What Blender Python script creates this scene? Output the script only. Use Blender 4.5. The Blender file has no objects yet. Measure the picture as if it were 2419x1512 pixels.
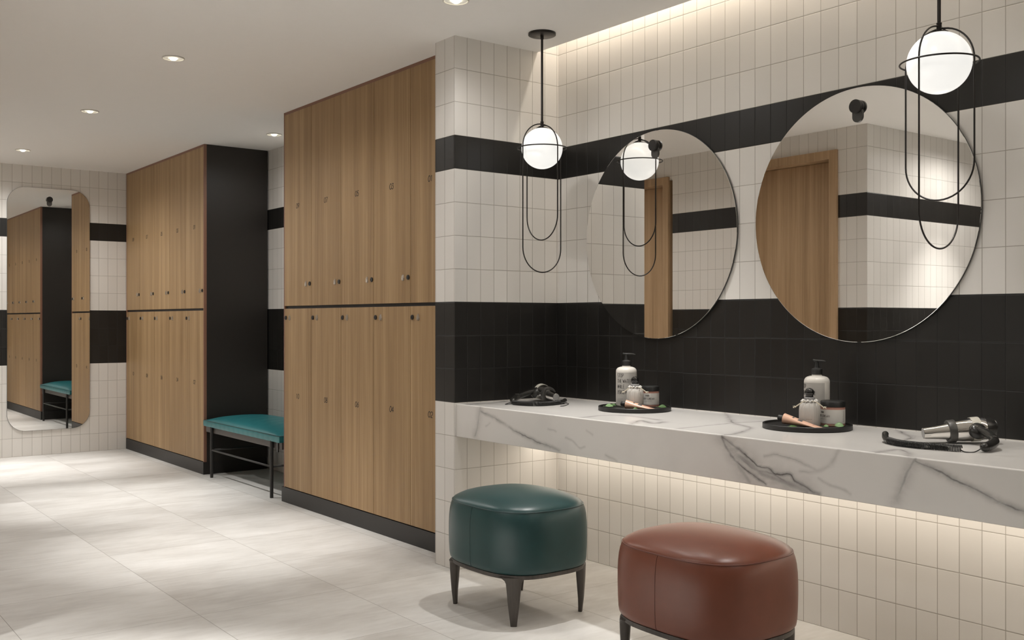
import bpy, bmesh, math, random
import numpy as np
from mathutils import Vector, Matrix

random.seed(4)
PI = math.pi
S = bpy.context.scene
C = S.collection

# ------------------------------------------------------------------ camera, world, exposure
cam_d = bpy.data.cameras.new('camera')
cam_d.sensor_width = 36.0
cam_d.lens = 36.0 * 2383.93 / 2419.0
cam_d.clip_start = 0.05
cam = bpy.data.objects.new('camera', cam_d)
C.objects.link(cam)
cam.location = (0, 0, 1.2701)
cam.rotation_euler = (PI / 2, 0, math.radians(52.748))
S.camera = cam

W = bpy.data.worlds.new('world')
S.world = W
W.use_nodes = True
W.node_tree.nodes['Background'].inputs[0].default_value = (0.9, 0.85, 0.8, 1)
W.node_tree.nodes['Background'].inputs[1].default_value = 0.02

S.view_settings.view_transform = 'Standard'
S.view_settings.look = 'None'
S.view_settings.exposure = 1.0
S.view_settings.gamma = 1.0
S.view_settings.use_curve_mapping = False
S.cycles.use_denoising = True
S.cycles.max_bounces = 10
S.cycles.diffuse_bounces = 6
S.cycles.glossy_bounces = 6
S.cycles.sample_clamp_indirect = 4.0
S.cycles.caustics_reflective = False
S.cycles.caustics_refractive = False

# light levels
E_BEAM = 150.0        # narrow beam of every recessed downlight
E_WIDE = 25.0        # wide spill of every recessed downlight
E_COVE = 8.8        # strip in the ceiling slot over the mirror wall
E_UNDER = 6.3       # strip under the counter
E_GLOBE = 0.385       # opal globes
WARM = (1.0, 0.90, 0.765)
NEUT = (1.0, 0.98, 0.95)

# ------------------------------------------------------------------ room numbers (metres)
ROW = 0.17
H = 2.715
XP, YP = -4.2515, 2.868          # pillar side plane / pillar front plane
YW = 3.552                       # mirror wall
XL = -10.236                     # far end wall
YF = 0.52                        # wall opposite the lockers
XC = -4.32                       # corner of that wall
YC = 3.406                       # ceiling edge at the light slot
CT = 0.846                       # counter top


# ------------------------------------------------------------------ node helpers
class NT:
    def __init__(s, name):
        s.m = bpy.data.materials.new(name)
        s.m.use_nodes = True
        s.t = s.m.node_tree
        s.b = s.t.nodes['Principled BSDF']

    def n(s, typ, **kw):
        nd = s.t.nodes.new(typ)
        for k, v in kw.items():
            setattr(nd, k, v)
        return nd

    def l(s, a, b):
        s.t.links.new(a, b)

    def math(s, op, a, b=None, c=None):
        nd = s.n('ShaderNodeMath', operation=op)
        for i, v in enumerate((a, b, c)):
            if v is None:
                continue
            if isinstance(v, (int, float)):
                nd.inputs[i].default_value = v
            else:
                s.l(v, nd.inputs[i])
        return nd.outputs[0]

    def mix(s, f, a, b):
        nd = s.n('ShaderNodeMix', data_type='RGBA')
        for i, v in ((0, f), (6, a), (7, b)):
            if isinstance(v, (int, float)):
                nd.inputs[i].default_value = v
            elif isinstance(v, tuple):
                nd.inputs[i].default_value = (*v, 1)
            else:
                s.l(v, nd.inputs[i])
        return nd.outputs[2]

    def noise(s, vec, scale, detail=3, rough=.5, dim='3D'):
        nd = s.n('ShaderNodeTexNoise', noise_dimensions=dim)
        nd.inputs['Scale'].default_value = scale
        nd.inputs['Detail'].default_value = detail
        nd.inputs['Roughness'].default_value = rough
        if vec is not None:
            s.l(vec, nd.inputs['Vector'])
        return nd.outputs[0]

    def ramp(s, f, stops):
        nd = s.n('ShaderNodeValToRGB')
        cr = nd.color_ramp
        while len(cr.elements) < len(stops):
            cr.elements.new(.5)
        for e, (p, c) in zip(cr.elements, stops):
            e.position = p
            e.color = (*c, 1) if isinstance(c, tuple) else (c, c, c, 1)
        s.l(f, nd.inputs[0])
        return nd.outputs[0]

    def smooth(s, v, lo, hi):
        nd = s.n('ShaderNodeMapRange', interpolation_type='SMOOTHSTEP')
        s.l(v, nd.inputs[0])
        nd.inputs[1].default_value = lo
        nd.inputs[2].default_value = hi
        return nd.outputs[0]

    def pos(s):
        return s.n('ShaderNodeNewGeometry')

    def scale(s, vec, v, off=None):
        nd = s.n('ShaderNodeMapping')
        nd.inputs['Scale'].default_value = v
        s.l(vec, nd.inputs['Vector'])
        if off is not None:
            s.l(off, nd.inputs['Location'])
        return nd.outputs[0]

    def bump(s, h, dist, strength=1.0):
        nd = s.n('ShaderNodeBump')
        nd.inputs['Strength'].default_value = strength
        nd.inputs['Distance'].default_value = dist
        s.l(h, nd.inputs['Height'])
        s.l(nd.outputs[0], s.b.inputs['Normal'])


def plain(name, col, rough=.5, metal=0.0, spec=.5, coat=0.0, emit=None, estr=0.0, mottled=.06):
    k = NT(name)
    b = k.b
    if mottled:
        g = k.n('ShaderNodeTexCoord')
        f = k.noise(g.outputs['Object'], 22.0, 2)
        lo = tuple(c * (1 - mottled) for c in col)
        hi = tuple(min(1, c * (1 + mottled)) for c in col)
        k.l(k.mix(f, lo, hi), b.inputs['Base Color'])
    else:
        b.inputs['Base Color'].default_value = (*col, 1)
    b.inputs['Roughness'].default_value = rough
    b.inputs['Metallic'].default_value = metal
    b.inputs['Specular IOR Level'].default_value = spec
    b.inputs['Coat Weight'].default_value = coat
    if emit:
        b.inputs['Emission Color'].default_value = (*emit, 1)
        b.inputs['Emission Strength'].default_value = estr
    return k.m


def tile_mat(name, phx, phy, pitch=.0855):
    """1:2 upright tiles, white with two charcoal bands; u runs along x or y with the face."""
    k = NT(name)
    g = k.pos()
    sp = k.n('ShaderNodeSeparateXYZ'); k.l(g.outputs['Position'], sp.inputs[0])
    sn = k.n('ShaderNodeSeparateXYZ'); k.l(g.outputs['True Normal'], sn.inputs[0])
    isx = k.math('GREATER_THAN', k.math('ABSOLUTE', sn.outputs[0]), .5)
    ux = k.math('DIVIDE', k.math('SUBTRACT', sp.outputs[0], phx), pitch)
    uy = k.math('DIVIDE', k.math('SUBTRACT', sp.outputs[1], phy), pitch)
    u = k.math('ADD', k.math('MULTIPLY', ux, k.math('SUBTRACT', 1.0, isx)), k.math('MULTIPLY', uy, isx))
    v = k.math('DIVIDE', sp.outputs[2], ROW)

    def dist(q, size):
        fr = k.math('FRACT', q)
        return k.math('MULTIPLY', k.math('MINIMUM', fr, k.math('SUBTRACT', 1.0, fr)), size)
    du, dv = dist(u, pitch), dist(v, ROW)
    d = k.math('MINIMUM', du, dv)
    tile = k.smooth(d, .0010, .0017)            # 0 in the joint, 1 on the tile
    cell = k.n('ShaderNodeCombineXYZ')
    k.l(k.math('FLOOR', u), cell.inputs[0]); k.l(k.math('FLOOR', v), cell.inputs[1]); k.l(isx, cell.inputs[2])
    wn = k.n('ShaderNodeTexWhiteNoise', noise_dimensions='3D'); k.l(cell.outputs[0], wn.inputs[0])
    rnd = wn.outputs[0]

    def band(a, b):
        return k.math('MULTIPLY', k.math('GREATER_THAN', v, a), k.math('LESS_THAN', v, b))
    dark = k.math('ADD', band(5, 8.02), band(12, 13))
    white = k.mix(rnd, (.66, .635, .60), (.70, .675, .64))
    black = k.mix(rnd, (.0115, .0106, .0096), (.0150, .0139, .0125))
    body = k.mix(dark, white, black)
    grout = k.mix(dark, (.36, .335, .30), (.010, .0095, .009))
    k.l(k.mix(tile, grout, body), k.b.inputs['Base Color'])
    rg = k.math('ADD', .34, k.math('MULTIPLY', rnd, .04))
    k.l(k.math('ADD', rg, k.math('MULTIPLY', k.math('SUBTRACT', 1.0, tile), .4)), k.b.inputs['Roughness'])
    k.b.inputs['Specular IOR Level'].default_value = .42
    h = k.smooth(d, .0006, .0032)
    k.bump(h, .0009, .7)
    return k.m


def wood_mat(name, dark, mid, light, seedz=0.0):
    k = NT(name)
    g = k.pos()
    oi = k.n('ShaderNodeObjectInfo')
    off = k.n('ShaderNodeCombineXYZ')
    for i in range(3):
        k.l(k.math('MULTIPLY', oi.outputs['Random'], 13.7 + 5 * i), off.inputs[i])
    p1 = k.scale(g.outputs['Position'], (16, 16, .42), off.outputs[0])
    p2 = k.scale(g.outputs['Position'], (95, 95, 1.1), off.outputs[0])
    p3 = k.scale(g.outputs['Position'], (380, 380, 9.0), off.outputs[0])
    n1 = k.noise(p1, 1.0, 4, .55)
    n2 = k.noise(p2, 1.0, 3, .6)
    n3 = k.noise(p3, 1.0, 2, .5)
    f = k.math('ADD', k.math('MULTIPLY', n1, .52), k.math('ADD', k.math('MULTIPLY', n2, .34), k.math('MULTIPLY', n3, .14)))
    col = k.ramp(f, [(.36, dark), (.50, mid), (.64, light)])
    k.l(col, k.b.inputs['Base Color'])
    k.b.inputs['Roughness'].default_value = .48
    k.b.inputs['Specular IOR Level'].default_value = .3
    k.bump(n3, .0004, .35)
    return k.m


M = {}
M['tile_pier'] = tile_mat('glazed_tile_pier', -4.3428, 2.944)
M['tile_back'] = tile_mat('glazed_tile_back', -1.785, 2.944, .0856)
M['tile_end'] = tile_mat('glazed_tile_end', -1.785, 1.8855)
M['tile_front'] = tile_mat('glazed_tile_front', XC, YF)
M['wood'] = wood_mat('oak_veneer', (.245, .150, .070), (.325, .208, .103), (.42, .284, .149))
M['door_wood'] = wood_mat('door_oak', (.30, .195, .108), (.40, .268, .155), (.49, .34, .205))
M['edge'] = plain('reddish_edge_band', (.215, .105, .066), .5)
M['panel'] = plain('charcoal_panel', (.025, .0215, .0185), .42, spec=.4)
M['plinth'] = plain('charcoal_plinth', (.020, .018, .0165), .45, spec=.4)
M['gap'] = plain('dark_recess', (.012, .009, .008), .6)
M['lock'] = plain('black_lock', (.012, .010, .009), .35)
M['hanger'] = plain('charcoal_hanger', (.055, .052, .048), .35)
M['ink'] = plain('black_ink', (.014, .010, .008), .6, mottled=0)
M['chrome'] = plain('polished_chrome', (.78, .76, .73), .06, 1.0, mottled=0)
M['clear'] = plain('clear_hook', (.42, .37, .31), .14, .35, mottled=0)
M['paint'] = plain('ceiling_paint', (.80, .78, .75), .85, spec=.2, mottled=.01)
M['mirror'] = plain('silvered_glass', (.90, .885, .86), .008, 1.0, mottled=0)
M['mirror_edge'] = plain('glass_edge', (.045, .048, .044), .3)
M['black_metal'] = plain('black_metal', (.017, .014, .012), .38, .3)
M['bench_metal'] = plain('bench_metal', (.020, .0185, .017), .5)
M['bench_rail'] = plain('bench_rail', (.075, .066, .060), .5)
M['globe'] = plain('opal_glass', (.42, .42, .405), .25, emit=(1.0, .985, .945), estr=E_GLOBE, mottled=0)
M['lens'] = plain('lamp_lens', (1, 1, 1), .3, emit=(1.0, .95, .74), estr=14.0, mottled=0)
M['trim'] = plain('downlight_trim', (.55, .52, .48), .4)
M['led'] = plain('led_diffuser', (1, 1, 1), .5, emit=WARM, estr=1.5, mottled=0)
M['teal'] = plain('teal_leather', (.0165, .052, .053), .36, spec=.45, mottled=.10)
M['teal_seam'] = plain('teal_seam', (.014, .042, .044), .4)
M['rust'] = plain('rust_leather', (.150, .046, .025), .36, spec=.45, mottled=.10)
M['rust_seam'] = plain('rust_seam', (.115, .03, .017), .4)
M['stool_wood'] = wood_mat('grey_stained_wood', (.052, .045, .040), (.074, .065, .058), (.098, .087, .078))
M['bench_teal'] = plain('bench_leather', (.016, .150, .165), .38, spec=.45, mottled=.12)
M['tray'] = plain('black_tray', (.012, .011, .010), .42)
M['bottle'] = plain('white_bottle', (.66, .63, .58), .35)
M['label'] = plain('grey_label', (.42, .40, .37), .55)
M['pump'] = plain('black_pump', (.014, .014, .013), .4)
M['cloth'] = plain('pleated_cloth', (.50, .475, .44), .45, spec=.5)
M['frill'] = plain('white_frill', (.66, .64, .61), .8)
M['cord'] = plain('cream_cord', (.66, .60, .48), .8)
M['ball'] = plain('glossy_black_ball', (.008, .008, .008), .06, coat=.5)
M['neck'] = plain('frosted_neck', (.30, .295, .29), .25)
M['pinkband'] = plain('dusty_pink_band', (.42, .215, .165), .5)
M['jar'] = plain('cream_jar_white', (.60, .58, .54), .4)
M['tube'] = plain('peach_tube', (.68, .42, .30), .3)
M['tube_dark'] = plain('tube_print_grey', (.085, .08, .078), .4)
M['tube_red'] = plain('tube_print_red', (.48, .16, .12), .4)
M['leaf'] = plain('green_leaf', (.055, .12, .030), .45, mottled=.3)
M['leaf_light'] = plain('light_green_leaf', (.17, .30, .12), .45, mottled=.2)
M['dryer_black'] = plain('dryer_plastic', (.022, .021, .019), .22)
M['dryer_grey'] = plain('dryer_collar', (.055, .052, .047), .4)
M['dryer_cream'] = plain('dryer_band', (.62, .60, .53), .35)
M['cable'] = plain('black_cable', (.010, .0095, .009), .38)


def floor_mat():
    k = NT('stone_floor_tiles')
    g = k.pos()
    sp = k.n('ShaderNodeSeparateXYZ'); k.l(g.outputs['Position'], sp.inputs[0])
    T = .684
    u = k.math('DIVIDE', k.math('SUBTRACT', sp.outputs[0], -4.27), T)
    v = k.math('DIVIDE', k.math('SUBTRACT', sp.outputs[1], 2.2425), T)

    def dist(q):
        fr = k.math('FRACT', q)
        return k.math('MULTIPLY', k.math('MINIMUM', fr, k.math('SUBTRACT', 1.0, fr)), T)
    d = k.math('MINIMUM', dist(u), dist(v))
    tile = k.smooth(d, .0008, .0016)
    cell = k.n('ShaderNodeCombineXYZ')
    k.l(k.math('FLOOR', u), cell.inputs[0]); k.l(k.math('FLOOR', v), cell.inputs[1])
    wn = k.n('ShaderNodeTexWhiteNoise', noise_dimensions='3D'); k.l(cell.outputs[0], wn.inputs[0])
    off = k.n('ShaderNodeVectorMath', operation='SCALE'); k.l(wn.outputs[1], off.inputs[0]); off.inputs['Scale'].default_value = 9.0
    n1 = k.noise(k.scale(g.outputs['Position'], (3.4, 1.5, 1), off.outputs[0]), 1.0, 5, .62)
    n2 = k.noise(k.scale(g.outputs['Position'], (34, 7, 1), off.outputs[0]), 1.0, 4, .6)
    f = k.math('ADD', k.math('MULTIPLY', n1, .62), k.math('ADD', k.math('MULTIPLY', n2, .30), k.math('MULTIPLY', wn.outputs[0], .10)))
    col = k.ramp(f, [(.34, (.475, .455, .43)), (.52, (.59, .575, .55)), (.70, (.68, .668, .648))])
    k.l(k.mix(tile, (.27, .25, .225), col), k.b.inputs['Base Color'])
    k.l(k.math('ADD', .36, k.math('MULTIPLY', n1, .22)), k.b.inputs['Roughness'])
    k.b.inputs['Specular IOR Level'].default_value = .4
    k.bump(k.smooth(d, .0005, .002), .0008, .5)
    return k.m


M['floor'] = floor_mat()


# ------------------------------------------------------------------ object helpers
def link(o, parent=None):
    C.objects.link(o)
    if parent is not None:
        o.parent = parent
    return o


def build(name, bm, mat, parent=None, smooth=False, angle=None):
    bmesh.ops.recalc_face_normals(bm, faces=bm.faces[:])
    me = bpy.data.meshes.new(name)
    bm.to_mesh(me)
    bm.free()
    mats = mat if isinstance(mat, (list, tuple)) else [mat]
    for m in mats:
        me.materials.append(m)
    if smooth:
        me.polygons.foreach_set('use_smooth', [True] * len(me.polygons))
        if angle:
            try:
                me.set_sharp_from_angle(angle=math.radians(angle))
            except Exception:
                pass
    return link(bpy.data.objects.new(name, me), parent)


def thing(name, label, cat, loc=(0, 0, 0), rz=0.0, group=None):
    o = bpy.data.objects.new(name, None)
    o.empty_display_size = .05
    o.location = loc
    o.rotation_euler = (0, 0, rz)
    C.objects.link(o)
    o['label'] = label
    o['category'] = cat
    if group:
        o['group'] = group
    return o


def struct(o):
    o['kind'] = 'structure'
    return o


def copy_tree(o, parent=None):
    c = o.copy()
    C.objects.link(c)
    c.parent = parent
    for ch in list(o.children):
        copy_tree(ch, c)
    return c


def box(bm, x0, x1, y0, y1, z0, z1, bev=0.0, mi=0):
    r = bmesh.ops.create_cube(bm, size=1.0)
    vs = r['verts']
    for v in vs:
        v.co = Vector(((x0 + x1) / 2 + v.co.x * (x1 - x0), (y0 + y1) / 2 + v.co.y * (y1 - y0), (z0 + z1) / 2 + v.co.z * (z1 - z0)))
    fs = list({f for v in vs for f in v.link_faces})
    for f in fs:
        f.material_index = mi
    if bev > 0:
        es = list({e for v in vs for e in v.link_edges})
        r2 = bmesh.ops.bevel(bm, geom=es, offset=bev, segments=2, profile=.6, affect='EDGES', clamp_overlap=True)
        for f in r2['faces']:
            f.material_index = mi
    return vs


def lathe(bm, prof, seg=32, mat=None, cap=True, mi=0):
    """prof: list of (r, z); axis z; mat: Matrix applied."""
    rings = []
    new = []
    for r, z in prof:
        if r < 1e-6:
            v = bm.verts.new((0, 0, z))
            rings.append([v]); new.append(v)
        else:
            ring = [bm.verts.new((r * math.cos(2 * PI * i / seg), r * math.sin(2 * PI * i / seg), z)) for i in range(seg)]
            rings.append(ring); new += ring
    for a, b in zip(rings[:-1], rings[1:]):
        for i in range(seg):
            j = (i + 1) % seg
            if len(a) == 1 and len(b) == 1:
                continue
            if len(a) == 1:
                f = bm.faces.new((a[0], b[i], b[j]))
            elif len(b) == 1:
                f = bm.faces.new((a[i], a[j], b[0]))
            else:
                f = bm.faces.new((a[i], a[j], b[j], b[i]))
            f.material_index = mi
    if cap:
        for ring in (rings[0], rings[-1]):
            if len(ring) > 2:
                f = bm.faces.new(ring)
                f.material_index = mi
    if mat is not None:
        for v in new:
            v.co = mat @ v.co
    return new


def tube(bm, pts, rad, seg=10, closed=False, mi=0, caps=True):
    pts = [Vector(p) for p in pts]
    n = len(pts)
    rads = rad if isinstance(rad, (list, tuple)) else [rad] * n
    tan = []
    for i in range(n):
        if closed:
            t = pts[(i + 1) % n] - pts[i - 1]
        else:
            t = pts[min(i + 1, n - 1)] - pts[max(i - 1, 0)]
        tan.append(t.normalized())
    up = Vector((0, 0, 1)) if abs(tan[0].z) < .9 else Vector((1, 0, 0))
    nrm = (up - tan[0] * up.dot(tan[0])).normalized()
    rings = []
    for i in range(n):
        nrm = (nrm - tan[i] * nrm.dot(tan[i])).normalized()
        b = tan[i].cross(nrm)
        rings.append([bm.verts.new(pts[i] + rads[i] * (math.cos(2 * PI * k / seg) * nrm + math.sin(2 * PI * k / seg) * b)) for k in range(seg)])
    m = n if closed else n - 1
    for i in range(m):
        a, bb = rings[i], rings[(i + 1) % n]
        sh = 0
        if closed and i == n - 1:
            sh = min(range(seg), key=lambda s: sum((a[k].co - bb[(k + s) % seg].co).length for k in range(seg)))
        for k in range(seg):
            k2 = (k + 1) % seg
            f = bm.faces.new((a[k], a[k2], bb[(k2 + sh) % seg], bb[(k + sh) % seg]))
            f.material_index = mi
    if not closed and caps:
        bm.faces.new(rings[0]).material_index = mi
        bm.faces.new(rings[-1]).material_index = mi


def spline(ctrl, n=12):
    """Catmull-Rom through the control points."""
    P = [Vector(p) for p in ctrl]
    P = [P[0] * 2 - P[1]] + P + [P[-1] * 2 - P[-2]]
    out = []
    for i in range(1, len(P) - 2):
        for k in range(n):
            t = k / n
            a, b, c, d = P[i - 1], P[i], P[i + 1], P[i + 2]
            out.append(.5 * ((2 * b) + (c - a) * t + (2 * a - 5 * b + 4 * c - d) * t * t + (3 * b - a - 3 * c + d) * t ** 3))
    out.append(P[-2])
    return out


# ---- a thin hand-drawn looking stroke alphabet on a 1 x 1 cell
def _arc(cx, cy, rx, ry, a0, a1, n=14):
    return [(cx + rx * math.cos(math.radians(a0 + (a1 - a0) * i / n)), cy + ry * math.sin(math.radians(a0 + (a1 - a0) * i / n))) for i in range(n + 1)]


GLY = {
    '0': [_arc(.5, .5, .44, .5, 90, 450, 22)],
    '1': [[(.28, .84), (.52, 1), (.52, 0)]],
    '2': [_arc(.5, .70, .40, .30, 170, -35, 12) + [(.10, 0), (.92, 0)]],
    '3': [[(.10, 1), (.84, 1), (.44, .60)] + _arc(.44, .30, .42, .30, 80, -160, 14)],
    '4': [[(.70, 0), (.70, 1), (.06, .30), (.96, .30)]],
    '5': [[(.84, 1), (.24, 1), (.18, .56)] + _arc(.46, .32, .40, .32, 110, -160, 14)],
    '6': [[(.74, 1), (.20, .46)] + _arc(.5, .30, .40, .30, 150, 510, 20)],
    '7': [[(.08, 1), (.92, 1), (.36, 0)]],
    '8': [_arc(.5, .75, .33, .25, -90, 270, 18), _arc(.5, .25, .40, .25, 90, 450, 18)],
    '9': [_arc(.5, .70, .40, .30, -30, 330, 20) + [(.80, .50), (.40, 0)]],
    'A': [[(.05, 0), (.5, 1), (.95, 0)], [(.22, .36), (.78, .36)]],
    'B': [[(.12, 0), (.12, 1), (.5, 1)] + _arc(.5, .76, .32, .24, 90, -90, 8) + [(.12, .52)], [(.5, .52)] + _arc(.5, .26, .40, .26, 90, -90, 8) + [(.12, 0)]],
    'C': [_arc(.55, .5, .46, .5, 50, 310, 16)],
    'D': [[(.12, 0), (.12, 1), (.4, 1)] + _arc(.4, .5, .5, .5, 90, -90, 12) + [(.12, 0)]],
    'E': [[(.88, 1), (.12, 1), (.12, 0), (.88, 0)], [(.12, .52), (.74, .52)]],
    'G': [_arc(.52, .5, .44, .5, 50, 330, 16) + [(.94, .46), (.56, .46)]],
    'H': [[(.1, 0), (.1, 1)], [(.9, 0), (.9, 1)], [(.1, .5), (.9, .5)]],
    'I': [[(.5, 0), (.5, 1)]],
    'L': [[(.14, 1), (.14, 0), (.86, 0)]],
    'M': [[(.06, 0), (.14, 1), (.5, .25), (.86, 1), (.94, 0)]],
    'N': [[(.1, 0), (.1, 1), (.9, 0), (.9, 1)]],
    'O': [_arc(.5, .5, .46, .5, 90, 450, 20)],
    'P': [[(.14, 0), (.14, 1), (.5, 1)] + _arc(.5, .73, .36, .27, 90, -90, 10) + [(.14, .46)]],
    'R': [[(.12, 0), (.12, 1), (.5, 1)] + _arc(.5, .75, .34, .25, 90, -90, 10) + [(.12, .5)], [(.42, .5), (.92, 0)]],
    'S': [_arc(.5, .74, .38, .26, 40, 270, 12) + _arc(.5, .24, .40, .24, 90, -140, 12)],
    'T': [[(.04, 1), (.96, 1)], [(.5, 1), (.5, 0)]],
    'U': [[(.1, 1), (.1, .36)] + _arc(.5, .36, .40, .36, 180, 360, 12) + [(.9, 1)]],
    'W': [[(.02, 1), (.27, 0), (.5, .85), (.73, 0), (.98, 1)]],
    'Y': [[(.05, 1), (.5, .5), (.95, 1)], [(.5, .5), (.5, 0)]],
    '-': [[(.15, .5), (.85, .5)]],
}


def strokes(text, h, wd, gap, space=.6):
    out = []
    x = 0.0
    for ch in text:
        if ch == ' ':
            x += wd * space
            continue
        w = wd * (.30 if ch in 'I' else 1.12 if ch in 'MW' else 1.0)
        for ln in GLY[ch]:
            out.append([(x + px * w, py * h) for px, py in ln])
        x += w + gap
    return out, x - gap


def ribbon(bm, pl, w, fn, thick=.0004, mi=0):
    """a flat stroke of width w through the 2-D polyline; fn maps (s, t, height) to space."""
    q = []
    for a, b in zip(pl[:-1], pl[1:]):
        L = math.hypot(b[0] - a[0], b[1] - a[1])
        k = max(1, int(L / .006))
        q += [(a[0] + (b[0] - a[0]) * i / k, a[1] + (b[1] - a[1]) * i / k) for i in range(k)]
    q.append(pl[-1])
    prev = None
    n = len(q)
    for i in range(n):
        a, b = q[max(i - 1, 0)], q[min(i + 1, n - 1)]
        dx, dy = b[0] - a[0], b[1] - a[1]
        L = math.hypot(dx, dy) or 1
        nx, ny = -dy / L * w / 2, dx / L * w / 2
        x, y = q[i]
        cur = [bm.verts.new(fn(x + nx, y + ny, thick)), bm.verts.new(fn(x - nx, y - ny, thick)),
               bm.verts.new(fn(x - nx, y - ny, 0)), bm.verts.new(fn(x + nx, y + ny, 0))]
        if prev:
            for k in range(4):
                bm.faces.new((prev[k], prev[(k + 1) % 4], cur[(k + 1) % 4], cur[k])).material_index = mi
        else:
            bm.faces.new(cur).material_index = mi
        prev = cur
    bm.faces.new(prev).material_index = mi


def lamp(name, kind, energy, loc, parent, color=NEUT, **kw):
    d = bpy.data.lights.new(name, kind)
    d.energy = energy
    d.color = color
    for k, v in kw.items():
        setattr(d, k, v)
    o = bpy.data.objects.new(name, d)
    o.location = loc
    link(o, parent)
    return o


# ================================================================== THE SETTING
bm = bmesh.new(); box(bm, -10.5, 2.2, -3.0, 3.8, -.12, 0)
struct(build('floor', bm, M['floor']))

bm = bmesh.new()
box(bm, -10.5, 2.2, -3.0, YC, H, H + .6)
box(bm, -10.5, XP - .012, YC, 3.8, H, H + .6)
box(bm, XP - .012, 2.2, YC, 3.8, H + .52, H + .6)
struct(build('ceiling', bm, M['paint']))

bm = bmesh.new()
box(bm, XP - .05, 2.2, YW, 3.75, 0, H + .52)
box(bm, -10.5, -4.42, 3.5645, 3.75, 0, H)
struct(build('wall_back', bm, M['tile_back']))

bm = bmesh.new(); box(bm, -4.4336, XP, YP, 3.75, 0, H + .52, .002)
struct(build('wall_pillar', bm, M['tile_pier']))

bm = bmesh.new(); box(bm, -10.5, XL, -3.0, 3.75, 0, H)
struct(build('wall_left', bm, M['tile_end']))

# wall opposite the lockers, with two door openings cut as real recesses
D1 = (-5.50, -4.566, 2.556)          # outer frame x0, x1, top of door_1
D2 = (-7.24, -6.3056, 2.545)
bm = bmesh.new()
xs = [-10.24, D2[0] + .03, D2[1] + .035, D1[0] + .03, D1[1] - .03, XC]
box(bm, xs[0], xs[1], .30, YF, 0, H)
box(bm, xs[2], xs[3], .30, YF, 0, H)
box(bm, xs[4], xs[5], -2.8, YF, 0, H, .002)
box(bm, xs[1], xs[2], .30, YF, D2[2] - .03, H)
box(bm, xs[3], xs[4], .30, YF, D1[2] - .03, H)
box(bm, xs[0], xs[4], .10, .30, 0, H)
struct(build('wall_front', bm, M['tile_front']))

bm = bmesh.new(); box(bm, 2.0, 2.2, -3.0, 3.75, 0, H + .5)
struct(build('wall_right', bm, M['tile_front']))
bm = bmesh.new(); box(bm, XC - .1, 2.1, -3.0, -2.7, 0, H)
struct(build('wall_rear', bm, M['tile_front']))


def make_door(name, x0, x1, top):
    d = bpy.data.objects.new(name, None)
    d.location = ((x0 + x1) / 2, YF, 0)
    C.objects.link(d)
    struct(d)
    a, b = x0 - d.location.x, x1 - d.location.x
    t, c = top, .067
    bm = bmesh.new()
    for xa, xb, za, zb in ((a, a + c, 0, t), (b - c, b, 0, t), (a + c, b - c, t - c, t)):
        box(bm, xa, xb, -.16, .022, za, zb, .002)
    build('door_frame', bm, M['door_wood'], d)
    bm = bmesh.new(); box(bm, a + c + .002, b - c - .002, -.15, -.10, .004, t - c - .002, .0015)
    leaf = build('door_leaf', bm, M['door_wood'], d)
    bm = bmesh.new()
    tube(bm, [(a + c + .06, -.10, 1.0), (a + c + .06, -.055, 1.0), (a + c + .17, -.055, 1.0)], .009, 10)
    build('door_handle', bm, M['black_metal'], leaf, True)
    return d


make_door('door_1', *D1)
make_door('door_2', *D2)

# ================================================================== LOCKERS
PITCH = .4178
FR = .0135


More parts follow.
